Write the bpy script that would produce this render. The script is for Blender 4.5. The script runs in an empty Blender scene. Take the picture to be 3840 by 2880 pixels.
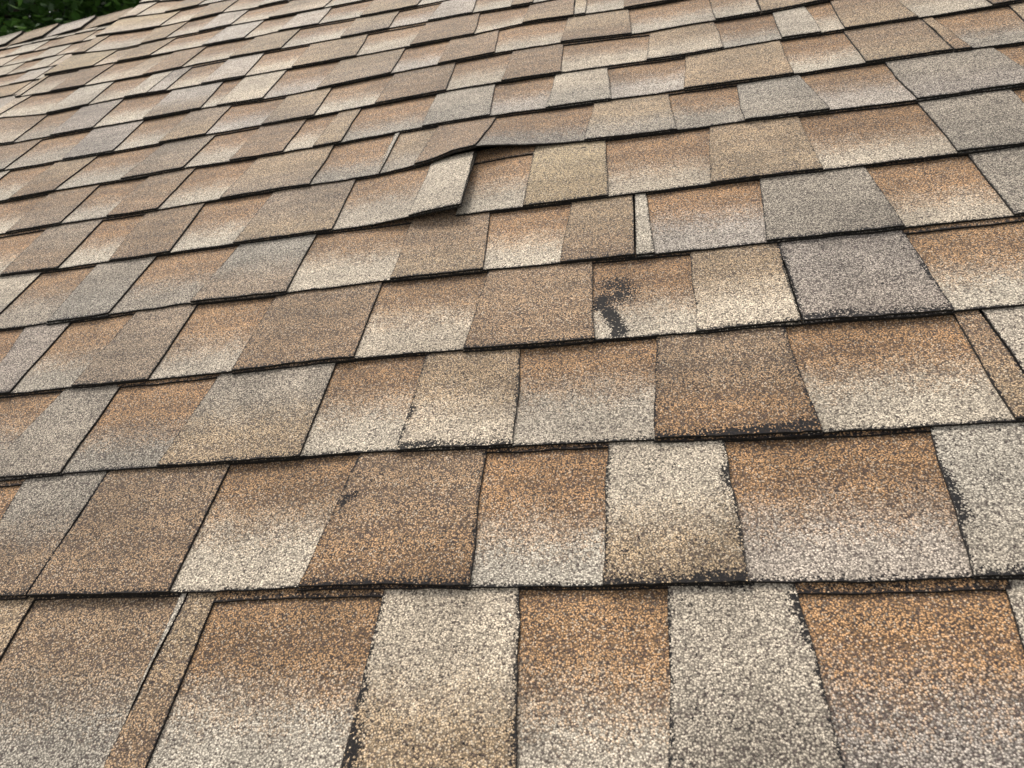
import bpy, math, random
from mathutils import Vector, Matrix, noise

# ------------------------------------------------------------------ camera, sky, sun, exposure
scene = bpy.context.scene
random.seed(7)
EX = 0.143                      # exposure of one shingle course (m)
PITCH = math.radians(22.6)      # roof pitch 5/12
ROOF_Z = 4.6                    # height of the roof frame's origin above the ground
ROOF_M = Matrix.Translation((0, 0, ROOF_Z)) @ Matrix.Rotation(PITCH, 4, 'X')

cam_d = bpy.data.cameras.new('camera')
cam = bpy.data.objects.new('camera', cam_d)
scene.collection.objects.link(cam)
CAM_R = Matrix(((0.9767223637, 0.0748730925, 0.2010160298),
                (0.0860335190, 0.7216958318, -0.6868430389),
                (-0.1964984933, 0.6881490728, 0.6984548630)))
cam.matrix_world = ROOF_M @ (Matrix.Translation((0, -0.12598, 0.51280)) @ CAM_R.to_4x4())
cam_d.sensor_width = 36.0
cam_d.lens = 36.0 * 2596.8 / 3840.0
cam_d.clip_start = 0.02
cam_d.clip_end = 2000.0
cam_d.dof.use_dof = True
cam_d.dof.focus_distance = 0.86
cam_d.dof.aperture_fstop = 13.0
scene.camera = cam

SUN_EL, SUN_AZ = math.radians(52), math.radians(-28)    # azimuth from +Y (up the roof) towards +X
world = bpy.data.worlds.new('World')
scene.world = world
world.use_nodes = True
wn, wl = world.node_tree.nodes, world.node_tree.links
wn.clear()
sky = wn.new('ShaderNodeTexSky')
sky.sky_type = 'NISHITA'
sky.sun_disc = False
sky.sun_elevation = SUN_EL
sky.sun_rotation = SUN_AZ
sky.air_density = 1.0
sky.dust_density = 4.0
hs = wn.new('ShaderNodeHueSaturation')
hs.inputs['Saturation'].default_value = 0.03
bg = wn.new('ShaderNodeBackground')
bg.inputs['Strength'].default_value = 0.13
wo = wn.new('ShaderNodeOutputWorld')
wl.new(sky.outputs[0], hs.inputs['Color'])
wl.new(hs.outputs[0], bg.inputs['Color'])
wl.new(bg.outputs[0], wo.inputs['Surface'])

sun_d = bpy.data.lights.new('sun', 'SUN')
sun_d.energy = 1.5
sun_d.angle = math.radians(14)
sun_d.color = (1.0, 0.91, 0.78)
sun = bpy.data.objects.new('sun', sun_d)
scene.collection.objects.link(sun)
sdir = Vector((math.sin(SUN_AZ) * math.cos(SUN_EL), math.cos(SUN_AZ) * math.cos(SUN_EL), math.sin(SUN_EL)))
sun.rotation_euler = sdir.to_track_quat('Z', 'Y').to_euler()
sun.location = (0, 0, 20)

vs = scene.view_settings
vs.view_transform = 'Standard'
vs.look = 'None'
vs.gamma = 1.0
vs.exposure = 0.85
vs.use_curve_mapping = False
scene.cycles.max_bounces = 4
scene.cycles.diffuse_bounces = 2
scene.cycles.glossy_bounces = 1
scene.cycles.transmission_bounces = 2
scene.cycles.caustics_reflective = False
scene.cycles.caustics_refractive = False

# ------------------------------------------------------------------ small helpers
def link(o, parent=None):
    scene.collection.objects.link(o)
    if parent is not None:
        o.parent = parent
    return o

def tag(o, label=None, cat=None, group=None, kind=None):
    for k, v in (('label', label), ('category', cat), ('group', group), ('kind', kind)):
        if v:
            o[k] = v
    return o

def nz(x, y=0.0, z=0.0):
    return noise.noise(Vector((x, y, z)))

class Nodes:
    """tiny wrapper to write node trees compactly"""
    def __init__(s, name):
        s.m = bpy.data.materials.new(name)
        s.m.use_nodes = True
        s.t = s.m.node_tree
        s.t.nodes.clear()
    def n(s, typ, **kw):
        nd = s.t.nodes.new(typ)
        for k, v in kw.items():
            setattr(nd, k, v)
        return nd
    def put(s, sock, v):
        if hasattr(v, 'is_output'):
            s.t.links.new(v, sock)
        else:
            sock.default_value = v
    def math(s, op, a, b=0.0, c=0.0, clamp=False):
        nd = s.n('ShaderNodeMath', operation=op, use_clamp=clamp)
        for i, v in enumerate((a, b, c)):
            s.put(nd.inputs[i], v)
        return nd.outputs[0]
    def vmath(s, op, a, b=(0, 0, 0)):
        nd = s.n('ShaderNodeVectorMath', operation=op)
        s.put(nd.inputs[0], a)
        s.put(nd.inputs[1], b)
        return nd.outputs[0]
    def rng(s, v, a, b, c=0.0, d=1.0, smooth=True):
        nd = s.n('ShaderNodeMapRange', interpolation_type='SMOOTHSTEP' if smooth else 'LINEAR')
        s.put(nd.inputs[0], v)
        for i, q in enumerate((a, b, c, d)):
            s.put(nd.inputs[1 + i], q)
        return nd.outputs[0]
    def mix(s, f, a, b, mode='MIX'):
        nd = s.n('ShaderNodeMix', data_type='RGBA', blend_type=mode)
        s.put(nd.inputs[0], f)
        s.put(nd.inputs[6], a)
        s.put(nd.inputs[7], b)
        return nd.outputs[2]
    def noise(s, vec, scale, detail=2.0, rough=0.5):
        nd = s.n('ShaderNodeTexNoise')
        s.put(nd.inputs['Vector'], vec)
        nd.inputs['Scale'].default_value = scale
        nd.inputs['Detail'].default_value = detail
        nd.inputs['Roughness'].default_value = rough
        return nd.outputs[0]
    def attr(s, name, out):
        nd = s.n('ShaderNodeAttribute', attribute_name=name)
        return nd.outputs[out]
    def finish(s, color, rough=0.9, spec=0.3, normal=None):
        b = s.n('ShaderNodeBsdfPrincipled')
        s.put(b.inputs['Base Color'], color)
        s.put(b.inputs['Roughness'], rough)
        s.put(b.inputs['Specular IOR Level'], spec)
        if normal is not None:
            s.put(b.inputs['Normal'], normal)
        o = s.n('ShaderNodeOutputMaterial')
        s.t.links.new(b.outputs[0], o.inputs[0])
        return s.m

def c4(c):
    return (c[0], c[1], c[2], 1.0)

# ------------------------------------------------------------------ materials
def make_granule_material():
    N = Nodes('shingle_granules')
    tc = N.n('ShaderNodeTexCoord').outputs['Object']
    rnd = N.n('ShaderNodeObjectInfo').outputs['Random']
    off = N.n('ShaderNodeCombineXYZ')
    N.put(off.inputs[0], N.math('MULTIPLY', rnd, 37.0))
    N.put(off.inputs[1], N.math('MULTIPLY', rnd, 91.0))
    P = N.vmath('ADD', tc, off.outputs[0])
    vor = N.n('ShaderNodeTexVoronoi', feature='F1')
    N.put(vor.inputs['Vector'], P)
    vor.inputs['Scale'].default_value = 720.0
    sep = N.n('ShaderNodeSeparateColor')
    N.put(sep.inputs[0], vor.outputs['Color'])
    r, g, b = sep.outputs[0], sep.outputs[1], sep.outputs[2]
    dist = N.attr('edge', 'Vector')
    sd = N.n('ShaderNodeSeparateXYZ')
    N.put(sd.inputs[0], dist)
    tv = N.attr('tv', 'Fac')
    wear = N.attr('wear', 'Fac')
    bare = N.attr('bare', 'Fac')
    big = N.noise(P, 38.0, 2.0, 0.6)
    fine = N.noise(P, 330.0, 2.0, 0.7)
    # blend from the pale lower butt to the orange shadow band, granule by granule
    t = N.math('ADD', tv, N.math('MULTIPLY', N.math('SUBTRACT', big, 0.5), 0.34))
    t = N.math('ADD', t, N.math('MULTIPLY', N.math('SUBTRACT', g, 0.5), 0.26))
    t = N.math('ADD', t, N.math('MULTIPLY', N.math('SUBTRACT', rnd, 0.5), 0.16))
    f = N.math('ADD', N.math('MULTIPLY', N.rng(t, 0.26, 0.40), 0.45), N.math('MULTIPLY', N.rng(t, 0.40, 0.66), 0.55))
    base = N.mix(f, N.attr('cbot', 'Color'), N.attr('ctop', 'Color'))
    # every granule its own shade; some cream, some dark brown
    val = N.rng(r, 0.0, 1.0, 0.54, 1.56, smooth=False)
    col = N.mix(1.0, base, val, 'MULTIPLY')
    lum = N.n('ShaderNodeRGBToBW')
    N.put(lum.inputs[0], base)
    dk = N.rng(lum.outputs[0], 0.24, 0.46, 0.27, 0.10, smooth=False)
    col = N.mix(N.math('MULTIPLY', N.math('GREATER_THAN', b, 0.89), 0.50), col, c4((0.64, 0.56, 0.45)))
    col = N.mix(N.math('MULTIPLY', N.math('LESS_THAN', b, dk), 0.84), col, c4((0.062, 0.041, 0.040)))
    gap = N.rng(vor.outputs['Distance'], 0.35, 0.62)
    col = N.mix(N.math('MULTIPLY', gap, N.rng(lum.outputs[0], 0.24, 0.5, 0.82, 0.60, smooth=False)), col, c4((0.024, 0.019, 0.018)))
    clump = N.rng(fine, 0.32, 0.68, 0.74, 1.26, smooth=False)
    col = N.mix(1.0, col, clump, 'MULTIPLY')
    wpos = N.n('ShaderNodeNewGeometry').outputs['Position']
    dirt = N.rng(N.noise(wpos, 8.0, 4.0, 0.65), 0.32, 0.66, 0.76, 1.08)
    col = N.mix(1.0, col, dirt, 'MULTIPLY')
    # granules lost one by one: along the butt and the cut sides, in thin spots and in scuffs
    keep = N.math('FRACT', N.math('ADD', N.math('MULTIPLY', r, 7.31), N.math('MULTIPLY', g, 3.17)))
    nf = N.rng(fine, 0.36, 0.64, 0.0, 2.0, smooth=False)
    wb = N.math('MULTIPLY', N.math('ADD', N.math('MULTIPLY', wear, 0.0085), 0.0022), nf)
    eb = N.math('SUBTRACT', 1.0, N.math('DIVIDE', sd.outputs[0], N.math('MAXIMUM', wb, 0.0001)))
    ws = N.math('MULTIPLY', N.math('ADD', N.math('MULTIPLY', wear, 0.0040), 0.0002), nf)
    side = N.math('MINIMUM', sd.outputs[1], sd.outputs[2])
    es = N.math('SUBTRACT', 1.0, N.math('DIVIDE', side, N.math('MAXIMUM', ws, 0.0001)))
    spots = N.rng(N.math('ADD', N.math('MULTIPLY', fine, 0.55), N.math('MULTIPLY', big, 0.45)), 0.42, 0.32, 0.0, 0.75)
    spots = N.math('MULTIPLY', spots, N.math('ADD', N.math('MULTIPLY', wear, 0.9), 0.05))
    bb = N.math('MULTIPLY', bare, N.rng(fine, 0.34, 0.60, 2.6, 0.8, smooth=False))
    dens = N.math('MAXIMUM', N.math('MAXIMUM', eb, es), N.math('MAXIMUM', spots, bb))
    mask = N.math('LESS_THAN', N.math('ADD', keep, 0.04), dens)
    col = N.mix(N.math('MULTIPLY', mask, 0.97), col, c4((0.012, 0.012, 0.014)))
    hgt = N.math('SUBTRACT', 1.0, vor.outputs['Distance'])
    hgt = N.math('ADD', hgt, N.math('MULTIPLY', r, 0.5))
    bump = N.n('ShaderNodeBump')
    N.put(bump.inputs['Strength'], N.math('SUBTRACT', 0.70, N.math('MULTIPLY', mask, 0.55)))
    bump.inputs['Distance'].default_value = 0.0008
    N.put(bump.inputs['Height'], hgt)
    m = N.finish(col, 0.82, N.math('SUBTRACT', 0.30, N.math('MULTIPLY', mask, 0.18)), bump.outputs[0])
    pb = [n for n in N.t.nodes if n.type == 'BSDF_PRINCIPLED'][0]
    pb.inputs['Sheen Weight'].default_value = 0.05
    pb.inputs['Sheen Roughness'].default_value = 0.45
    pb.inputs['Sheen Tint'].default_value = (1.0, 0.90, 0.80, 1.0)
    return m

def make_plain(name, c1, c2, scale, rough=0.9, spec=0.3, bump=0.0):
    N = Nodes(name)
    tc = N.n('ShaderNodeTexCoord').outputs['Object']
    v = N.noise(tc, scale, 4.0, 0.6)
    col = N.mix(N.rng(v, 0.3, 0.7), c4(c1), c4(c2))
    nrm = None
    if bump:
        bp = N.n('ShaderNodeBump')
        bp.inputs['Strength'].default_value = 0.6
        bp.inputs['Distance'].default_value = bump
        N.put(bp.inputs['Height'], v)
        nrm = bp.outputs[0]
    return N.finish(col, rough, spec, nrm)

def make_leaf_material(name, c1, c2, c3):
    N = Nodes(name)
    tint = N.attr('tint', 'Fac')
    col = N.mix(tint, c4(c1), c4(c2))
    col = N.mix(N.math('GREATER_THAN', tint, 0.985), col, c4(c3))
    b = N.n('ShaderNodeBsdfPrincipled')
    N.put(b.inputs['Base Color'], col)
    b.inputs['Roughness'].default_value = 0.5
    b.inputs['Specular IOR Level'].default_value = 0.35
    tr = N.n('ShaderNodeBsdfTranslucent')
    N.put(tr.inputs[0], col)
    mx = N.n('ShaderNodeMixShader')
    mx.inputs[0].default_value = 0.40
    o = N.n('ShaderNodeOutputMaterial')
    N.t.links.new(b.outputs[0], mx.inputs[1])
    N.t.links.new(tr.outputs[0], mx.inputs[2])
    N.t.links.new(mx.outputs[0], o.inputs[0])
    return N.m

GRAN = make_granule_material()
EDGE = make_plain('asphalt_edge', (0.010, 0.009, 0.009), (0.030, 0.026, 0.023), 300.0, 0.8, 0.25, 0.0008)
FELT = make_plain('asphalt_felt', (0.012, 0.011, 0.011), (0.024, 0.022, 0.021), 60.0, 0.9, 0.2)
WOOD = make_plain('painted_wood', (0.62, 0.60, 0.55), (0.72, 0.70, 0.65), 8.0, 0.6, 0.3)
SIDING = make_plain('painted_siding', (0.50, 0.47, 0.41), (0.56, 0.53, 0.47), 5.0, 0.7, 0.3)
GRASS = make_plain('lawn', (0.030, 0.055, 0.015), (0.060, 0.085, 0.030), 3.0, 0.95, 0.2)
BARK = make_plain('bark', (0.035, 0.027, 0.020), (0.090, 0.072, 0.055), 14.0, 0.95, 0.2, 0.02)
LEAVES = [make_leaf_material('leaf_green', (0.050, 0.120, 0.025), (0.120, 0.230, 0.050), (0.30, 0.22, 0.03)),
          make_leaf_material('leaf_deep_green', (0.024, 0.060, 0.016), (0.070, 0.135, 0.036), (0.20, 0.17, 0.03)),
          make_leaf_material('leaf_yellow_green', (0.040, 0.075, 0.012), (0.110, 0.160, 0.030), (0.28, 0.18, 0.03))]

# granule blends (average base colour of a tab)
COL = {
    'or': (0.450, 0.264, 0.130), 'br': (0.405, 0.270, 0.160), 'tn': (0.475, 0.345, 0.215), 'ty': (0.525, 0.398, 0.240),
    'cr': (0.605, 0.520, 0.408), 'pg': (0.540, 0.472, 0.382), 'gr': (0.420, 0.366, 0.296), 'gd': (0.330, 0.290, 0.238),
    'gb': (0.405, 0.306, 0.214), 'mv': (0.415, 0.354, 0.300), 'pm': (0.550, 0.474, 0.400), 'pk': (0.610, 0.492, 0.372),
}

# ------------------------------------------------------------------ measured layout of the roof, metres in the plane of the roof
# LINES: lower edge of each course as (along, up) points; TABS: left side of every tab (along at its top, along at its butt),
# B = backing sheet left open with a dark-to-pale blend, T = laminated tab raised on it, colours at top and butt, condition
LINES = {
 1: [(-0.6322,0.1399),(-0.4303,0.1412),(-0.2786,0.1454),(-0.1405,0.1424),(0.0081,0.1414),(0.122,0.1418),(0.2455,0.1433)],
 2: [(-0.7353,0.2838),(-0.6484,0.2873),(-0.5618,0.2882),(-0.4435,0.289),(-0.3637,0.2901),(-0.3193,0.293),(-0.2034,0.2908),(-0.1331,0.2889),(-0.0511,0.2878),(0.0196,0.2861),(0.1147,0.2837),(0.2153,0.2837),(0.2984,0.285)],
 3: [(-0.8367,0.4252),(-0.7348,0.426),(-0.6506,0.4263),(-0.5003,0.4288),(-0.3605,0.4343),(-0.2512,0.433),(-0.1358,0.4303),(-0.0588,0.4292),(0.0313,0.4269),(0.1528,0.4292),(0.2558,0.4253),(0.3511,0.4262)],
 4: [(-0.9373,0.5654),(-0.8134,0.5689),(-0.6214,0.5781),(-0.4785,0.576),(-0.3975,0.5772),(-0.324,0.5803),(-0.2007,0.5782),(-0.1012,0.5749),(-0.0123,0.5728),(0.0422,0.5707),(0.1495,0.5714),(0.2862,0.5701),(0.4044,0.5689)],
 5: [(-1.0413,0.7105),(-0.9211,0.7102),(-0.7513,0.7139),(-0.6042,0.7165),(-0.4741,0.7182),(-0.0959,0.7148),(0.0559,0.7128),(0.1539,0.7135),(0.2836,0.71),(0.398,0.7095),(0.4577,0.7115)],
 6: [(-1.1413,0.8499),(-1.0102,0.857),(-0.8238,0.8573),(-0.6776,0.8645),(-0.5778,0.8672),(-0.4771,0.8664),(-0.4086,0.8722),(-0.0482,0.8789),(0.0688,0.8725),(0.1563,0.8708),(0.2818,0.8661),(0.3798,0.859),(0.5125,0.8584)],
 7: [(-1.2373,0.9837),(-1.0995,0.9935),(-0.9609,0.9949),(-0.828,1.0032),(-0.6708,1.0032),(-0.516,1.0076),(-0.3726,1.0183),(-0.2414,1.0209),(-0.0603,1.0123),(0.0796,1.0049),(0.2434,0.9986),(0.3507,0.9986),(0.4696,0.9958),(0.5599,0.9854)],
 8: [(-1.3419,1.1296),(-1.058,1.1319),(-0.8419,1.1397),(-0.6059,1.1425),(-0.554,1.1456),(-0.4911,1.1504),(-0.3437,1.158),(-0.2356,1.1583),(-0.1229,1.1543),(0.0873,1.1396),(0.2542,1.1416),(0.3537,1.137),(0.4654,1.1343),(0.6144,1.1314)],
 9: [(-1.4492,1.2793),(-1.3995,1.2722),(-1.3306,1.2744),(-1.1882,1.2788),(-1.0602,1.2787),(-0.9194,1.283),(-0.7158,1.2722),(-0.592,1.2835),(-0.4813,1.2933),(-0.3464,1.2999),(-0.2626,1.3037),(-0.1309,1.3002),(0.0408,1.2729),(0.1017,1.2777),(0.2607,1.271),(0.3598,1.2785)],
 10: [(-1.5775,1.4581),(-1.492,1.4401),(-1.4094,1.4227),(-1.2883,1.435),(-1.2029,1.4384),(-1.0683,1.432),(-0.8688,1.4327),(-0.6325,1.4305),(-0.4756,1.4334),(-0.3212,1.4332),(-0.2103,1.4481),(-0.1005,1.4341),(0.0481,1.4196)],
 11: [(-1.6192,1.5936),(-1.4969,1.5835),(-1.4116,1.5796),(-1.1858,1.5743),(-1.0394,1.5825),(-0.6721,1.5743),(-0.5469,1.5765),(-0.3423,1.5748),(-0.2008,1.5615)],
 12: [(-1.6136,1.7361),(-1.5713,1.7357),(-1.4559,1.7292),(-1.3778,1.7279),(-1.2905,1.7241),(-1.2689,1.7258),(-1.1065,1.721),(-1.0002,1.7191),(-0.9512,1.7132),(-0.884,1.7206),(-0.6358,1.7058),(-0.5496,1.7049),(-0.4005,1.7073)],
 13: [(-1.6215,1.8881),(-1.5659,1.8762),(-1.4506,1.8499),(-1.41,1.8459),(-1.2762,1.8571),(-1.1839,1.8543),(-1.085,1.8616),(-1.0539,1.8546),(-0.9781,1.8518),(-0.879,1.8467),(-0.6702,1.846)],
 14: [(-1.618,2.0296),(-1.5348,2.0172),(-1.4962,2.0056),(-1.375,1.9892),(-1.2701,1.9926),(-1.1695,2.0038),(-1.1074,1.9896),(-1.052,1.9807),(-1.0108,1.9924),(-0.8987,1.9835)],
 15: [(-1.62,2.1733),(-1.5923,2.1836),(-1.527,2.1603),(-1.4251,2.1348),(-1.3121,2.1406),(-1.1715,2.1326)],
 16: [(-1.627,2.3281),(-1.5503,2.3106),(-1.4103,2.2581)],
}
TABS = {
 0: [(-0.683,-0.6398,'T','tn','cr'),(-0.5878,-0.5843,'B','br','gr'),(-0.433,-0.4282,'T','pg','pg'),(-0.4254,-0.4303,'T','tn','br'),(-0.3955,-0.3929,'B','or','pg'),(-0.237,-0.2375,'T','cr','tn','w'),(-0.1192,-0.1102,'B','or','pg'),(-0.0019,-0.0096,'T','pg','gr','m'),(0.0929,0.0978,'B','or','mv'),(0.2308,0.2155,'T','pg','gr')],
 1: [(-0.8078,-0.7877,'B','or','gr'),(-0.6966,-0.6799,'T','gr','br'),(-0.5915,-0.5952,'T','br','br'),(-0.4429,-0.4428,'B','or','cr'),(-0.2972,-0.3158,'T','br','or','w'),(-0.1649,-0.161,'B','or','pg'),(-0.0467,-0.052,'T','cr','tn','w'),(0.0575,0.06,'B','or','pm'),(0.2265,0.2128,'T','pg','pg','m')],
 2: [(-0.8791,-0.8597,'B','or','gr'),(-0.7347,-0.7568,'T','gr','gr'),(-0.6506,-0.6498,'B','or','gr'),(-0.5142,-0.5288,'T','gr','tn'),(-0.3619,-0.3623,'B','or','cr'),(-0.2508,-0.2565,'T','tn','cr','w'),(-0.1417,-0.1361,'B','or','pg'),(0.0051,-0.004,'T','br','or','w'),(0.1337,0.1404,'B','or','cr'),(0.2897,0.2903,'T','br','tn'),(0.3142,0.3209,'T','pg','cr')],
 3: [(-0.974,-0.9537,'B','or','gr'),(-0.8899,-0.8641,'T','mv','mv'),(-0.8117,-0.8154,'B','or','pg'),(-0.7077,-0.7214,'T','gb','gb'),(-0.6112,-0.6112,'B','or','pg'),(-0.4902,-0.496,'T','br','br'),(-0.3387,-0.3387,'B','or','cr'),(-0.1951,-0.2067,'T','br','br'),(-0.0642,-0.0604,'B','or','cr','scar'),(0.053,0.0478,'T','tn','cr'),(0.1522,0.1518,'T','mv','mv','w'),(0.2847,0.2901,'B','or','cr'),(0.4332,0.4326,'T','gr','gr')],
 4: [(-1.1255,-1.1055,'T','cr','gr'),(-0.9555,-0.9609,'B','or','gr'),(-0.8518,-0.8513,'T','gr','gr'),(-0.7455,-0.7508,'B','or','gr'),(-0.6006,-0.6199,'T','gr','gb'),(-0.4748,-0.4753,'B','or','cr'),(-0.3252,-0.326,'T','br','tn'),(-0.2091,-0.201,'B','or','cr'),(-0.0934,-0.1027,'T','tn','br'),(-0.0084,-0.011,'T','cr','cr'),(0.0078,0.0118,'B','or','pm'),(0.1537,0.1395,'T','gr','gr'),(0.2808,0.2871,'B','or','cr'),(0.3965,0.3944,'T','gr','gr')],
 5: [(-1.1901,-1.183,'B','or','cr'),(-1.0392,-1.0332,'T','gb','br'),(-0.9223,-0.9216,'B','or','cr'),(-0.8367,-0.8278,'T','br','br'),(-0.7246,-0.721,'B','or','cr'),(-0.5976,-0.6102,'T','gb','tn'),(-0.4507,-0.4478,'B','or','pg','lift'),(-0.3202,-0.3266,'T','cr','cr','lift'),(-0.2486,-0.2466,'B','or','cr','gap'),(-0.1551,-0.1598,'T','ty','ty'),(-0.045,-0.0415,'B','or','cr'),(0.1061,0.0915,'T','tn','tn'),(0.2299,0.2308,'B','or','cr'),(0.3827,0.3853,'T','gr','gr'),(0.4958,0.4943,'B','or','cr')],
 6: [(-1.2738,-1.2578,'B','or','cr'),(-1.122,-1.1223,'T','br','gb'),(-1.0091,-1.0101,'B','or','pg'),(-0.9018,-0.9158,'T','br','br'),(-0.8063,-0.8133,'B','or','cr'),(-0.677,-0.6953,'T','tn','gb'),(-0.5271,-0.5295,'B','or','gr'),(-0.4145,-0.4107,'T','pg','gr'),(-0.4057,-0.4083,'B','tn','gr','lift'),(-0.3342,-0.3484,'T','br','br','lift'),(-0.23,-0.2456,'B','or','gd','lift'),(-0.0622,-0.0781,'T','tn','gr'),(0.0558,0.0612,'B','or','gr'),(0.1629,0.1552,'T','gr','gr'),(0.2562,0.2719,'B','or','pm'),(0.3763,0.3814,'T','gr','mv'),(0.5223,0.5367,'B','or','gr')],
 7: [(-1.4337,-1.4158,'T','pg','cr'),(-1.3104,-1.3094,'B','or','cr'),(-1.1964,-1.2113,'T','tn','br'),(-1.0929,-1.1098,'B','or','pg'),(-0.9385,-0.9629,'T','gb','gb'),(-0.8221,-0.8305,'B','or','pg'),(-0.7234,-0.7338,'T','br','br'),(-0.6249,-0.6268,'B','or','cr'),(-0.5579,-0.5689,'T','tn','tn'),(-0.5114,-0.5145,'B','or','gr'),(-0.3613,-0.3644,'T','pg','gr'),(-0.2476,-0.2424,'B','or','pm'),(-0.133,-0.1435,'T','cr','pg'),(-0.0392,-0.0354,'B','or','pm'),(0.0953,0.0821,'T','tn','tn'),(0.2509,0.2469,'B','or','cr'),(0.3515,0.3512,'T','br','tn'),(0.469,0.471,'T','tn','br'),(0.4845,0.4942,'B','or','gr'),(0.5946,0.5849,'T','tn','cr')],
 8: [(-1.5167,-1.5231,'T','br','gr'),(-1.323,-1.3264,'B','or','gr'),(-1.1909,-1.1786,'T','mv','mv'),(-1.0601,-1.0566,'B','or','pg'),(-0.9447,-0.9487,'T','gb','tn'),(-0.8424,-0.8445,'B','or','pm'),(-0.71,-0.7186,'T','tn','gb'),(-0.6102,-0.6078,'B','or','cr'),(-0.4755,-0.4829,'T','br','br'),(-0.3445,-0.342,'B','or','cr'),(-0.2258,-0.2351,'T','br','br'),(-0.1249,-0.1239,'B','or','cr'),(0.0404,0.0286,'T','tn','cr'),(0.1581,0.1609,'B','or','pg'),(0.2607,0.2545,'T','pg','pg'),(0.3166,0.3179,'B','or','cr'),(0.3596,0.3527,'T','br','tn'),(0.4533,0.4629,'B','tn','cr'),(0.5682,0.5717,'T','br','br')],
 9: [(-1.653,-1.6556,'B','or','cr'),(-1.6034,-1.5887,'T','br','pk'),(-1.4067,-1.4039,'B','or','gr'),(-1.3123,-1.3028,'T','mv','mv'),(-1.1988,-1.1897,'B','or','cr'),(-1.0635,-1.0611,'T','pm','gb'),(-0.9268,-0.9188,'B','or','cr'),(-0.8726,-0.8786,'T','cr','cr'),(-0.7653,-0.7667,'B','or','pm'),(-0.6312,-0.6434,'T','tn','gb'),(-0.4799,-0.4819,'B','or','pm'),(-0.3756,-0.3818,'T','br','br'),(-0.2681,-0.2637,'B','or','cr'),(-0.1191,-0.1294,'T','tn','br'),(0.0044,0.0083,'B','or','pg'),(0.1621,0.1608,'T','or','cr'),(0.2465,0.2408,'T','tn','tn'),(0.3605,0.3606,'B','or','pg')],
 10: [(-1.6202,-1.6202,'T','pk','pk'),(-1.5658,-1.5905,'B','or','cr'),(-1.4092,-1.4101,'T','pg','pg'),(-1.302,-1.2948,'B','or','cr'),(-1.1874,-1.1946,'T','pg','pg'),(-1.1271,-1.1312,'T','mv','pm'),(-1.075,-1.0789,'B','or','cr'),(-0.9746,-0.9842,'T','pm','pm'),(-0.8746,-0.8701,'B','or','cr'),(-0.7497,-0.7523,'T','tn','tn'),(-0.6003,-0.5948,'B','or','cr'),(-0.4546,-0.4686,'T','br','br'),(-0.3265,-0.3225,'B','or','cr'),(-0.2104,-0.216,'T','br','tn'),(-0.1072,-0.1065,'T','ty','cr'),(-0.0809,-0.0833,'B','or','cr'),(0.0005,-0.0031,'T','br','br'),(0.1107,0.1049,'B','or','pg')],
 11: [(-1.6202,-1.6202,'T','tn','pk'),(-1.603,-1.6027,'B','br','cr'),(-1.4983,-1.5006,'T','br','br'),(-1.384,-1.3944,'B','or','cr'),(-1.2679,-1.3171,'B','tn','pk'),(-1.1975,-1.2152,'T','br','br'),(-1.0958,-1.1046,'B','or','cr'),(-0.9497,-0.9703,'T','tn','tn'),(-0.8207,-0.829,'B','or','pg'),(-0.6652,-0.6717,'T','tn','gb'),(-0.5504,-0.5488,'B','or','pm'),(-0.438,-0.4509,'T','pm','pm'),(-0.3462,-0.3448,'B','or','cr'),(-0.2523,-0.2518,'T','tn','tn'),(-0.2053,-0.2013,'B','or','pg')],
 12: [(-1.6202,-1.6202,'T','ty','ty'),(-1.4427,-1.4551,'B','tn','pk'),(-1.3623,-1.3753,'T','tn','tn'),(-1.2504,-1.2716,'B','or','cr'),(-1.0924,-1.1089,'T','pm','pm'),(-0.976,-0.9839,'B','or','cr'),(-0.8738,-0.8857,'T','pm','pm'),(-0.7728,-0.7706,'B','or','cr'),(-0.648,-0.6544,'T','tn','tn'),(-0.4947,-0.5027,'B','or','pg')],
 13: [(-1.6202,-1.6202,'T','tn','tn'),(-1.5655,-1.5684,'B','or','pg'),(-1.392,-1.3642,'T','tn','tn'),(-1.2789,-1.2854,'B','or','pg'),(-1.1769,-1.1805,'T','pm','pm'),(-1.074,-1.0792,'B','or','cr'),(-0.941,-0.9611,'T','tn','pk'),(-0.7805,-0.7957,'B','or','cr')],
 14: [(-1.6202,-1.6202,'T','ty','pk'),(-1.3714,-1.3734,'B','or','cr'),(-1.2678,-1.2698,'T','tn','tn'),(-1.1621,-1.1664,'B','or','cr')],
 15: [(-1.6202,-1.6202,'T','pk','pk'),(-1.5394,-1.55,'B','or','cr'),(-1.4058,-1.427,'T','tn','tn'),(-1.2899,-1.3103,'B','or','pg')],
}

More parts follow.
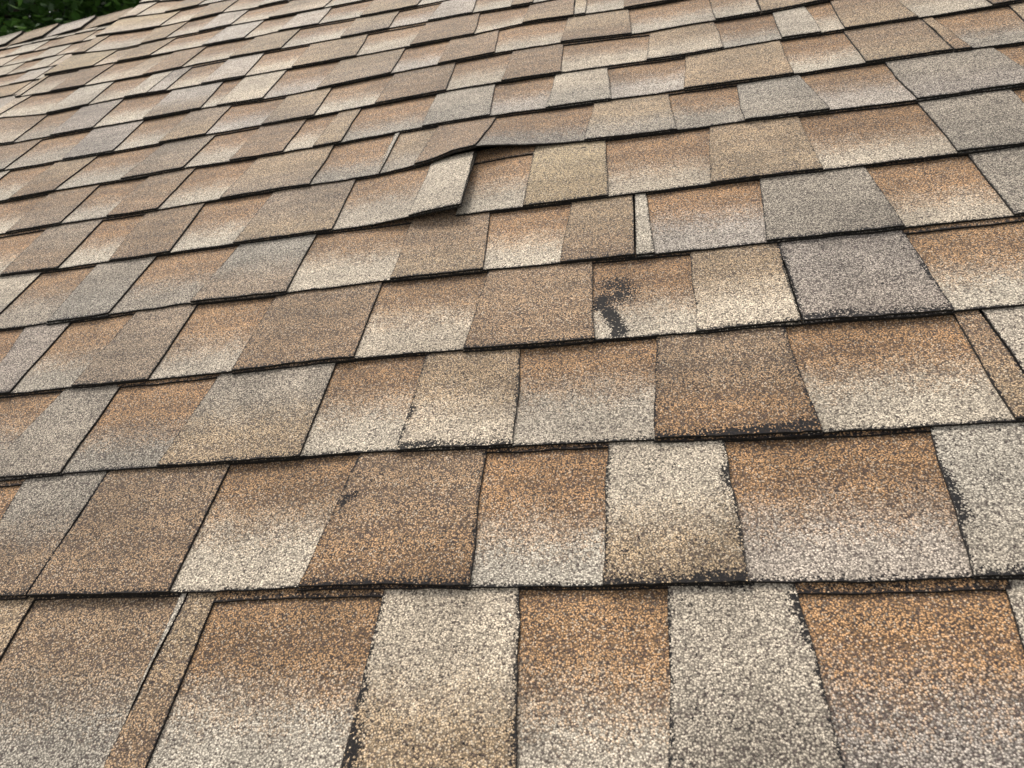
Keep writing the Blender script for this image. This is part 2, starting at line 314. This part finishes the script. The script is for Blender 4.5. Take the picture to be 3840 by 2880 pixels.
RAKE = -1.6202
LINES[0] = [(-1.62, -0.010), (1.25, -0.010)]
LIFT6 = [(-0.4086, 0.0), (-0.3619, 0.0035), (-0.3168, 0.0089), (-0.2824, 0.0165), (-0.2377, 0.0178), (-0.1968, 0.0090), (-0.1428, 0.0026), (-0.0986, 0.0008), (-0.0482, 0.0)]
BOW6 = [(-0.3168, 0.0), (-0.2377, 0.0060), (-0.1968, 0.0115), (-0.1428, 0.0085), (-0.0986, 0.0042), (-0.0482, 0.0)]
LIFT5 = [(-0.4366, 0.0), (-0.3848, 0.0019), (-0.3326, 0.0062), (-0.2996, 0.0110), (-0.2594, 0.0143), (-0.2399, 0.0154)]
SCAR = [(-0.0507, 0.4979), (-0.0544, 0.4866), (-0.0439, 0.4758), (-0.0382, 0.4591), (-0.0313, 0.4406), (-0.0343, 0.4346)]
MARKS = [   # granule loss: a line on the roof and its half width
    ([(0.0913, 0.1326), (0.0918, 0.12), (0.0939, 0.1098), (0.0947, 0.1019)], 0.0090),
    ([(0.2215, 0.2351), (0.2225, 0.2194), (0.2223, 0.2069), (0.2214, 0.1923)], 0.0080),
    ([(-0.2365, 0.0312), (-0.2306, 0.0204), (-0.2305, 0.008)], 0.0100),
    ([(-0.2362, 0.0642), (-0.2349, 0.0503), (-0.2358, 0.0581)], 0.0060),
    ([(0.022, 0.1459), (0.0381, 0.1456), (0.0576, 0.1441)], 0.0080),
    ([(0.0404, 0.2877), (0.0687, 0.2887), (0.101, 0.2893), (0.1358, 0.2943)], 0.0070),
    ([(-0.288, 0.2398), (-0.2983, 0.2372), (-0.2981, 0.2311)], 0.0060),
    ([(-0.2504, 0.2958), (-0.2389, 0.295), (-0.2167, 0.2962)], 0.0060),
    ([(0.1561, 0.4341), (0.1768, 0.4353), (0.2021, 0.435)], 0.0060),
    ([(0.0547, 0.2506), (0.056, 0.2336)], 0.0060),
    ([(0.2908, 0.4517), (0.2864, 0.4696), (0.2846, 0.506)], 0.0040),
    ([(-0.2615, 0.3432), (-0.2525, 0.335), (-0.2494, 0.3496)], 0.0040),
]
SMUDGE = [(-0.0418, 0.5234), (-0.0294, 0.5239), (-0.0252, 0.5060), (-0.0380, 0.5000)]

def interp(tab, x):
    if x <= tab[0][0]:
        return tab[0][1]
    for (a, fa), (b, fb) in zip(tab, tab[1:]):
        if x <= b:
            return fa + (fb - fa) * (x - a) / (b - a)
    return tab[-1][1]

def raw_line(k, u):
    v0 = k * EX
    L = LINES.get(k)
    if not L:
        return v0
    if u < L[0][0]:
        return L[0][1] + (v0 - L[0][1]) * min(1, (L[0][0] - u) / 0.4)
    if u > L[-1][0]:
        return L[-1][1] + (v0 - L[-1][1]) * min(1, (u - L[-1][0]) / 0.4)
    return interp(L, u)

def vline(k, u):
    w = (-0.03, -0.015, 0.0, 0.015, 0.03)
    return sum(raw_line(k, u + d) for d in w) / 5.0 + (interp(BOW6, u) if k == 6 else 0.0)

def seg_dist(px, py, pts):
    best = 9.0
    for (ax, ay), (bx, by) in zip(pts, pts[1:]):
        dx, dy = bx - ax, by - ay
        t = max(0, min(1, ((px - ax) * dx + (py - ay) * dy) / (dx * dx + dy * dy)))
        best = min(best, math.hypot(px - ax - t * dx, py - ay - t * dy))
    return best

class Buf:
    """vertices, faces and attributes of one mesh"""
    def __init__(s):
        s.v, s.f, s.mi = [], [], []
        s.tv, s.wear, s.bare, s.edge, s.ct, s.cb = [], [], [], [], [], []
    def vert(s, co, tv=0, wear=0, bare=0, edge=(1, 1, 1), ct=(.2, .2, .2), cb=(.2, .2, .2)):
        s.v.append(co); s.tv.append(tv); s.wear.append(wear); s.bare.append(bare); s.edge.append(edge)
        s.ct.append(ct); s.cb.append(cb)
        return len(s.v) - 1
    def mesh(s, name, mats, origin=(0, 0, 0)):
        me = bpy.data.meshes.new(name)
        ox, oy, oz = origin
        me.from_pydata([(a - ox, b - oy, c - oz) for a, b, c in s.v], [], s.f)
        for m in mats:
            me.materials.append(m)
        me.polygons.foreach_set('material_index', s.mi)
        for nm, data in (('tv', s.tv), ('wear', s.wear), ('bare', s.bare)):
            me.attributes.new(nm, 'FLOAT', 'POINT').data.foreach_set('value', data)
        me.attributes.new('edge', 'FLOAT_VECTOR', 'POINT').data.foreach_set('vector', [x for e in s.edge for x in e])
        for nm, data in (('ctop', s.ct), ('cbot', s.cb)):
            me.attributes.new(nm, 'FLOAT_COLOR', 'POINT').data.foreach_set('color', [x for e in data for x in (e[0], e[1], e[2], 1.0)])
        me.update()
        return me

T_BASE, T_TAB = 0.0025, 0.0025
def z_base(t):
    return 0.0066 * (1.0 - t / 1.25)

def sheet(buf, k, uL, uR, ct, cb, raised, wear, seed, lift=None, line=vline, bare=None, step=0.013, nv=4, t_lo=0.0, thick=None, zoff=0.0):
    """a slab following course k between the side lines uL and uR ((top, butt) each)"""
    width = max(uR[0] - uL[0], uR[1] - uL[1])
    nu = max(2, int(width / step))
    th = (T_BASE if not raised else T_TAB) if thick is None else thick
    t_hi = 1.16
    top = []
    for j in range(nv + 1):
        t = t_lo + (t_hi - t_lo) * j / nv
        row = []
        l = uL[1] + (uL[0] - uL[1]) * t
        r = uR[1] + (uR[0] - uR[1]) * t
        for i in range(nu + 1):
            s = i / nu
            u = l + (r - l) * s
            if i in (0, nu):
                u += 0.0022 * nz(seed * 7.1 + i, t * 2.6) + 0.0010 * nz(seed * 3.3 + i, t * 9.0)
            vb, vt = line(k, u), line(k + 1, u)
            v = vb + t * (vt - vb)
            if j == 0:
                v += 0.0016 * nz(u * 26.0, seed * 5.7) + 0.0009 * nz(u * 110.0, seed)
            z = z_base(t) + (T_TAB if raised else 0.0) + zoff
            z += 0.0006 * nz(u * 9.0, v * 9.0, k * 3.7) + 0.0004 * nz(u * 23.0, v * 23.0, seed)
            if lift:
                z += lift(u, t)
            bv = bare(u, v) if bare else 0.0
            row.append(buf.vert((u, v, z), t, wear, bv, ((t - t_lo) * EX, s * width, (1 - s) * width), ct, cb))
        top.append(row)
    for j in range(nv):
        for i in range(nu):
            buf.f.append((top[j][i], top[j][i + 1], top[j + 1][i + 1], top[j + 1][i]))
            buf.mi.append(0)
    # skirt: butt, two sides
    def skirt(ids):
        low = []
        for a in ids:
            x, y, z = buf.v[a]
            low.append((buf.vert((x, y, z)), buf.vert((x, y, z - th))))
        for (a0, a1), (b0, b1) in zip(low, low[1:]):
            buf.f.append((a0, a1, b1, b0))
            buf.mi.append(1)
    skirt(top[0])
    skirt([top[j][nu] for j in range(nv + 1)])
    skirt([top[nv - j][0] for j in range(nv + 1)])
    return top

def add_tab(buf, k, uL, uR, kind, ct, cb, flag, seed, nextT, prevT, line=vline, zoff=0.0):
    rr = random.Random(seed)
    def var(c):
        m = 1 + rr.uniform(-0.06, 0.06)
        h = rr.uniform(-0.025, 0.025)
        return (c[0] * m * (1 + h), c[1] * m, c[2] * m * (1 - h))
    ct, cb = var(COL[ct]), var(COL[cb])
    lift = None
    if line is vline and k == 6:
        lift = lambda u, t: interp(LIFT6, u) * max(0.0, 1 - t) ** 1.15
    if line is vline and k == 5 and flag == 'lift':
        def lift(u, t):
            a, b = interp(LIFT5, u), 0.72 * interp(LIFT6, u)
            return a + (b - a) * min(t, 1.0) if t <= 1 else b * max(0.0, 1 - (t - 1) * 5)
    bare, step, nv = None, 0.013, 4
    if flag == 'scar':
        step, nv = 0.0022, 60
        def bare(u, v):
            a = 1.35 - seg_dist(u, v, SCAR) / 0.0085
            b = 0.70 - seg_dist(u, v, SMUDGE) / 0.030
            return max(0.0, min(1.0, max(a, b)))
    if flag in ('w', 'm'):
        step, nv = 0.0035, 34
        def bare(u, v):
            m = 0.0
            for pts, rad in MARKS:
                if abs(u - pts[0][0]) < 0.12 and abs(v - pts[0][1]) < 0.12:
                    m = max(m, 0.85 - 0.85 * seg_dist(u, v, pts) / rad)
            return m
    if lift:
        nv = 8
    if kind == 'B':
        e0 = 0.012 if prevT else 0.0
        e1 = 0.012 if nextT else 0.0
        w = 0.12 + 0.18 * rr.random()
        sheet(buf, k, (uL[0] - e0, uL[1] - e0), (uR[0] + e1, uR[1] + e1), ct, cb, False, w, seed, lift, line, bare, step, nv, zoff=zoff)
        head = 0.90 if flag == 'gap' else rr.choice((0.945, 0.965, 0.98, 0.99, 1.0, 1.0))
        sheet(buf, k, (uL[0] - e0 * 0.4, uL[1] - e0 * 0.4), (uR[0] + e1 * 0.4, uR[1] + e1 * 0.4), ct, ct, True, 0.5, seed + 0.25, lift, line, None, 0.016, 2, t_lo=head, zoff=zoff - 0.0002)
    else:
        g0 = 0.0010 if prevT else 0.0
        g1 = 0.0012 if nextT else 0.0
        w = (0.75 if flag in ('w', 'm') else 0.25) + 0.3 * rr.random()
        a, b = (uL[0] + g0, uL[1] + g0), (uR[0] - g1, uR[1] - g1)
        sheet(buf, k, a, b, ct, cb, True, w, seed, lift, line, bare, step, nv, zoff=zoff)
        # the backing sheet below the tab shows as a thin ledge under its butt
        ledge = rr.uniform(0.004, 0.020)
        sheet(buf, k, a, b, cb, cb, False, 0.5, seed + 0.5, lift, line, None, 0.016, 2, t_lo=-ledge, zoff=zoff - 0.0004)

def make_object(buf, name, parent, origin):
    o = bpy.data.objects.new(name, buf.mesh(name, (GRAN, EDGE), origin))
    o.location = origin
    link(o, parent)
    return o

def random_course(u0, u1, seed, pal_top=('or',), pal_tab=('br', 'tn', 'gr', 'pg', 'mv', 'gb', 'cr'), pal_bot=('cr', 'pg', 'gr', 'pm'), start='B'):
    rr = random.Random(seed)
    u, kind, out = u0, start, []
    while u < u1 - 0.03:
        w = rr.uniform(0.085, 0.17)
        if u + w > u1 - 0.05:
            w = u1 - u
        if kind == 'B':
            out.append((u, u, 'B', rr.choice(pal_top), rr.choice(pal_bot)))
        else:
            c = rr.choice(pal_tab)
            out.append((u, u, 'T', c, c))
        u += w
        kind = 'T' if kind == 'B' else 'B'
    return out

def lay_course(k, items, end, parent, fill_buf, individual, line=vline, zoff=0.0):
    for i, it in enumerate(items):
        ut, ub, kind, ct, cb = it[:5]
        flag = it[5] if len(it) > 5 else ''
        if i + 1 < len(items):
            nx = items[i + 1]
            uR, nT = (nx[0], nx[1]), nx[2] == 'T'
        else:
            uR, nT = (end, end), False
        pT = i > 0 and items[i - 1][2] == 'T'
        seed = (k * 131 + i * 17 + 5) * 0.618 + (100 if line is not vline else 0)
        b = Buf() if individual else fill_buf
        add_tab(b, k, (ut, ub), uR, kind, ct, cb, flag, seed, nT, pT, line, zoff)
        if individual:
            cu = (ut + ub + uR[0] + uR[1]) / 4
            o = make_object(b, 'shingle_tab' if kind == 'T' else 'shingle', parent, (cu, line(k, cu) + EX * 0.5, 0.0))
            if flag == 'scar':
                o['label'] = 'shingle scuffed down to black asphalt in a ragged patch'
            elif flag == 'lift':
                o['label'] = 'buckled shingle lifted off the course below'

# ------------------------------------------------------------------ ground
gm = bpy.data.meshes.new('ground')
gm.from_pydata([(-400, -400, 0), (400, -400, 0), (400, 400, 0), (-400, 400, 0)], [], [(0, 1, 2, 3)])
gm.materials.append(GRASS)
tag(link(bpy.data.objects.new('ground', gm)), kind='structure')

# ------------------------------------------------------------------ house
house = link(bpy.data.objects.new('house', None))
house.location = (0, 0, 0)
tag(house, 'house with weathered tan and brown asphalt shingle roof and lower wing', 'house')

def solid(name, prisms, mats, parent, matrix=None):
    """prisms: list of (profile points, axis vector); each profile is swept along the axis into a closed solid"""
    v, f, mi = [], [], []
    for prof, ax, m in prisms:
        n = len(prof)
        b = len(v)
        v += [tuple(p) for p in prof] + [tuple(Vector(p) + Vector(ax)) for p in prof]
        f.append(tuple(range(b + n - 1, b - 1, -1)))
        f.append(tuple(range(b + n, b + 2 * n)))
        for i in range(n):
            j = (i + 1) % n
            f.append((b + i, b + j, b + n + j, b + n + i))
        mi += [m] * (n + 2)
    me = bpy.data.meshes.new(name)
    me.from_pydata(v, [], f)
    for m in mats:
        me.materials.append(m)
    me.polygons.foreach_set('material_index', mi)
    me.update()
    import bmesh
    bm = bmesh.new(); bm.from_mesh(me)
    bmesh.ops.recalc_face_normals(bm, faces=bm.faces)
    bm.to_mesh(me); bm.free()
    o = bpy.data.objects.new(name, me)
    if matrix is not None:
        o.matrix_local = matrix
    return link(o, parent)

def roof_profile(u, v0, v1, z, th):
    """section of a gable roof in the frame of its front slope: front eave, ridge, back eave"""
    a = 2 * PITCH
    run = v1 - v0
    bx, bz = v1 + run * math.cos(a), z - run * math.sin(a)
    return [(u, v0, z - th), (u, v0, z), (u, v1, z), (u, bx, bz), (u, bx, bz - th), (u, v1, z - th * 1.1)]

V0, V1, UE = -0.62, 2.92, 1.70
roof = solid('roof', [(roof_profile(RAKE + 0.012, V0, V1, -0.0035, 0.022), (UE - RAKE - 0.012, 0, 0), 0)], (FELT,), house, ROOF_M)
rake_board = solid('rake_board', [(roof_profile(RAKE + 0.030, V0 + 0.02, V1, -0.027, 0.120), (0.025, 0, 0), 0)], (WOOD,), roof)
# lower wing: its front slope lies parallel to the main slope, 0.238 m below it
ZL = -1.665 * EX
LV1 = 23.36 * EX
LOW_M = ROOF_M @ Matrix.Translation((0, 0, ZL))
UW0, UW1 = -4.6, -1.46
lower_roof = solid('lower_roof', [(roof_profile(UW0, 0.55, LV1, -0.0035, 0.022), (UW1 - UW0, 0, 0), 0)], (FELT,), house, LOW_M)

def wall_block(x0, x1, M, v0, v1, inset, name):
    pts = [M @ Vector((0, v0 + inset, -0.03)), M @ Vector((0, v1, -0.03))]
    a = 2 * PITCH
    run = v1 - v0 - inset
    pts.append(M @ Vector((0, v1 + run * math.cos(a), -0.03 - run * math.sin(a))))
    prof = [(x0, pts[0].y, 0.0)] + [(x0, p.y, p.z) for p in pts] + [(x0, pts[2].y, 0.0)]
    return solid(name, [(prof, (x1 - x0, 0, 0), 0)], (SIDING,), house)
wall_block(-1.45, UE - 0.15, ROOF_M, V0, V1, 0.25, 'wall')
wall_block(UW0 + 0.15, -1.452, LOW_M, 0.55, LV1, 0.25, 'wing_wall')

# shingles of the main slope: every tab in view is its own piece, the courses beyond are one part
fill = Buf()
UR = 1.25
for k in range(-4, 20):
    if k in TABS:
        items = [tuple(t) for t in TABS[k]]
        n = len(items)
        last = items[-1]
        end = max(last[0], last[1]) + 0.12
        lay_course(k, items, end, roof, fill, True)
        st = 'T' if last[2] == 'B' else 'B'
        extra = random_course(end, UR, 900 + k, start=st)
        lay_course(k, extra, UR, roof, fill, False)
        l0 = items[0]
        if l0[0] > RAKE + 0.02:
            a = (l0[0] + l0[1]) / 2
            extra = random_course(RAKE, a, 500 + k)
            lay_course(k, extra, a, roof, fill, False)
    else:
        lay_course(k, random_course(RAKE, UR, 300 + k, start='T'), UR, roof, fill, False)
f_o = make_object(fill, 'shingle_field', roof, (0, 0, 0))
tag(f_o, kind='stuff')

# shingles of the lower wing (courses as multiples of the exposure)
LOW = {
    22: [(-22.6, 'T', 'pk'), (-20.66, 'B', 'pk', 'cr'), (-19.6, 'T', 'cr'), (-18.67, 'B', 'pk', 'cr'), (-17.9, 'T', 'cr'), (-17.14, 'B', 'pk', 'cr')],
    21: [(-21.9, 'T', 'cr'), (-20.9, 'B', 'or', 'pk'), (-19.96, 'T', 'cr'), (-18.88, 'B', 'or', 'pk'), (-18.3, 'T', 'tn'), (-17.02, 'B', 'or', 'cr')],
    20: [(-20.6, 'T', 'pk'), (-19.38, 'B', 'or', 'cr'), (-18.22, 'T', 'cr'), (-17.37, 'B', 'br', 'pk')],
    19: [(-20.2, 'B', 'or', 'pk'), (-19.5, 'T', 'cr'), (-18.50, 'B', 'or', 'cr'), (-17.78, 'T', 'cr'), (-17.02, 'B', 'pk', 'pk')],
    18: [(-19.9, 'T', 'cr'), (-18.9, 'B', 'or', 'pk'), (-17.68, 'T', 'pm'), (-16.82, 'B', 'pk', 'cr')],
    17: [(-18.7, 'T', 'tn'), (-16.88, 'B', 'pk', 'pk')],
    16: [(-18.5, 'B', 'or', 'pk'), (-17.6, 'T', 'pm')],
}
def low_line(k, u):
    return k * EX + 0.0012 * nz(u * 6.0, k * 9.1)
fill2 = Buf()
for k in range(4, 23):
    end = -10.25 * EX
    if k in LOW:
        items = []
        for it in LOW[k]:
            items.append((it[0] * EX, it[0] * EX, it[1], it[2], it[3] if len(it) > 3 else it[2]))
        e = max(-15.6, LOW[k][-1][0] + 0.9) * EX
        lay_course(k, items, e, lower_roof, fill2, True, low_line)
        lay_course(k, random_course(e, end, 700 + k, start='T' if items[-1][2] == 'B' else 'B'), end, lower_roof, fill2, False, low_line)
        lay_course(k, random_course(UW0, items[0][0], 800 + k), items[0][0], lower_roof, fill2, False, low_line)
    else:
        lay_course(k, random_course(UW0, end, 600 + k), end, lower_roof, fill2, False, low_line)
tag(make_object(fill2, 'shingle_field', lower_roof, (0, 0, 0)), kind='stuff')

# ridge caps of the lower wing: bent over the ridge, each one's right end lying on its neighbour
def ridge_cap(u0, u1, ct, seed, parent, v1):
    b = Buf()
    a = 2 * PITCH
    c = COL[ct]
    prof = []
    flap = 0.152
    for q in (1.0, 0.8, 0.6, 0.4, 0.2, 0.09):
        prof.append((v1 - flap * q, 0.0, 0, 1))
    prof.append((v1 - 0.002, 0.0035, 0.0, 1))
    for q in (0.09, 0.3, 0.6, 1.0):
        prof.append((v1 + flap * q * math.cos(a), -flap * q * math.sin(a), 0, 1))
    nu = 10
    rows = []
    for i in range(nu + 1):
        s = i / nu
        u = u0 + (u1 - u0) * s
        rows.append([])
        for j, (v, z, _, _) in enumerate(prof):
            h = 0.009 + 0.012 * s + 0.0012 * nz(u * 20, j * .4, seed)
            if j == 0:
                h -= 0.004 * (1 - s)
            zz = z + h
            vv = v + 0.0012 * nz(u * 30, j, seed) + (0.010 * nz(seed * 3.1) if j == 0 else 0)
            if j > 6:
                vv += h * math.sin(a); zz = z + h * math.cos(a)
            rows[-1].append(b.vert((u, vv, zz), 0.5, 0.4, 0.0, (0.05, 1.0, (1 - s) * (u1 - u0)), c, c))
    m = len(prof)
    for i in range(nu):
        for j in range(m - 1):
            b.f.append((rows[i][j], rows[i + 1][j], rows[i + 1][j + 1], rows[i][j + 1])); b.mi.append(0)
    def skirt(ids, th):
        low = []
        for q in ids:
            x, y, z = b.v[q]
            low.append((b.vert((x, y, z)), b.vert((x, y, z - th))))
        for (a0, a1), (b0, b1) in zip(low, low[1:]):
            b.f.append((a0, a1, b1, b0)); b.mi.append(1)
    skirt([rows[i][0] for i in range(nu + 1)], 0.012)
    skirt(rows[nu], 0.008)
    o = make_object(b, 'ridge_cap', parent, ((u0 + u1) / 2, v1, 0.0))
    return o
cap_cols = {0: 'tn', 1: 'pm', 2: 'tn', 3: 'pg', 4: 'tn', 5: 'pk', 6: 'gr'}
for i in range(-3, 7):
    right = (-16.3 - 1.5 * i) * EX
    if i < -2:
        continue
    ridge_cap(right - 1.78 * EX, right, cap_cols.get(i, 'tn'), i * 1.7 + 3, lower_roof, LV1)

# ------------------------------------------------------------------ trees behind the roof
def tree(name, label, base, height, crown_r, crown_c, n, leaf, mat, seed):
    rr = random.Random(seed)
    root = bpy.data.objects.new(name, None)
    root.location = base
    link(root)
    tag(root, label, 'tree', 'trees behind the roof')
    v, f = [], []
    def tube(pts, rad):
        sides = 8
        rings = []
        for i, p in enumerate(pts):
            d = (pts[min(i + 1, len(pts) - 1)] - pts[max(i - 1, 0)]).normalized()
            x = d.orthogonal().normalized()
            y = d.cross(x)
            ring = []
            for s in range(sides):
                an = 2 * math.pi * s / sides
                v.append(tuple(p + (x * math.cos(an) + y * math.sin(an)) * rad[i]))
                ring.append(len(v) - 1)
            rings.append(ring)
        for a, b in zip(rings, rings[1:]):
            for s in range(sides):
                f.append((a[s], a[(s + 1) % sides], b[(s + 1) % sides], b[s]))
    cz = crown_c
    trunk = [Vector((0.15 * nz(seed, i * .7), 0.15 * nz(seed + 9, i * .7), height * 0.92 * i / 8)) for i in range(9)]
    tube(trunk, [0.20 * (1 - i / 9.5) + 0.02 for i in range(9)])
    tips = []
    for i in range(26):
        q = rr.uniform(0.18, 0.95)
        st = trunk[0].lerp(trunk[8], q)
        an = rr.uniform(0, 2 * math.pi)
        L = crown_r * rr.uniform(0.6, 1.0) * (1.15 - 0.5 * q)
        d = Vector((math.cos(an), math.sin(an), rr.uniform(0.1, 0.7)))
        pts = [st + d * (L * j / 5) + Vector((0, 0, 0.10 * L * (j / 5) ** 2)) + Vector((nz(i, j, seed), nz(i + 5, j, seed), 0)) * 0.08 * j for j in range(6)]
        tube(pts, [0.06 * (1 - j / 6) + 0.008 for j in range(6)])
        for j in range(2, 6):
            tips.append(pts[j])
    me = bpy.data.meshes.new('trunk')
    me.from_pydata(v, [], f)
    me.materials.append(BARK)
    me.polygons.foreach_set('use_smooth', [True] * len(f))
    link(bpy.data.objects.new('trunk', me), root)
    v, f, tint = [], [], []
    clumps = []
    for t_ in tips:
        for _ in range(3):
            clumps.append((t_ + Vector((rr.gauss(0, .22), rr.gauss(0, .22), rr.gauss(0, .18))), rr.uniform(0.16, 0.42)))
    for i in range(int(len(clumps) * 0.9)):
        an, el = rr.uniform(0, 2 * math.pi), rr.uniform(-0.75, 1.0)
        rad = crown_r * rr.uniform(0.55, 1.0)
        ce = math.sqrt(max(0, 1 - el * el))
        clumps.append((Vector((math.cos(an) * ce * rad, math.sin(an) * ce * rad, cz + el * (height - cz) * rr.uniform(.7, 1.0))), rr.uniform(0.2, 0.45)))
    for i in range(n):
        c, r = clumps[rr.randrange(len(clumps))]
        p = c + Vector((rr.gauss(0, r), rr.gauss(0, r), rr.gauss(0, r * 0.7))) * 0.75
        s = leaf * rr.uniform(0.6, 1.25)
        d = Vector((rr.gauss(0, 1), rr.gauss(0, 1), rr.gauss(-0.45, 0.5))).normalized()
        nrm = (Vector((rr.gauss(0, .55), rr.gauss(0, .55), 1.0))).normalized()
        x = nrm.cross(d)
        if x.length < 1e-3:
            continue
        x.normalize()
        y = d
        up = x.cross(y)
        b = len(v)
        for (a, bq, cc) in ((0, -.5, 0), (-.30, -.12, .05), (-.22, .22, .04), (0, .52, -.06), (.22, .22, .04), (.30, -.12, .05), (0, 0, -.03)):
            v.append(tuple(p + x * (a * s) + y * (bq * s) + up * (cc * s)))
        tt = rr.random()
        tint += [tt] * 7
        f += [(b, b + 1, b + 6), (b + 1, b + 2, b + 6), (b + 2, b + 3, b + 6), (b + 3, b + 4, b + 6), (b + 4, b + 5, b + 6), (b + 5, b, b + 6)]
    me = bpy.data.meshes.new('crown')
    me.from_pydata(v, [], f)
    me.attributes.new('tint', 'FLOAT', 'POINT').data.foreach_set('value', tint)
    me.materials.append(mat)
    link(bpy.data.objects.new('crown', me), root)
    return root

tree('broadleaf_tree', 'leafy green tree closest behind the lower roof ridge', (-5.6, 9.0, 0), 9.2, 2.6, 6.2, 15000, 0.15, LEAVES[0], 11)
tree('broadleaf_tree', 'dark green tree left of the others behind the ridge', (-9.3, 9.6, 0), 9.6, 2.8, 6.3, 13000, 0.15, LEAVES[1], 23)
tree('broadleaf_tree', 'deep green tree standing beside the upper rake edge', (-3.4, 12.6, 0), 10.6, 3.0, 6.8, 15000, 0.17, LEAVES[1], 37)
tree('broadleaf_tree', 'yellowish green tree low behind the ridge caps', (-7.6, 7.9, 0), 6.3, 1.7, 4.6, 6000, 0.13, LEAVES[2], 41)
tree('broadleaf_tree', 'tall dark tree farthest behind the ridge', (-8.6, 15.0, 0), 14.5, 4.2, 8.6, 22000, 0.24, LEAVES[1], 53)
tree('broadleaf_tree', 'tall tree hidden mostly by the nearer crowns', (-13.5, 14.0, 0), 14.0, 4.2, 8.3, 20000, 0.24, LEAVES[1], 67)
tree('broadleaf_tree', 'dense dark tree at the back beside the upper rake edge', (-4.6, 17.5, 0), 15.5, 4.6, 8.8, 22000, 0.26, LEAVES[1], 71)
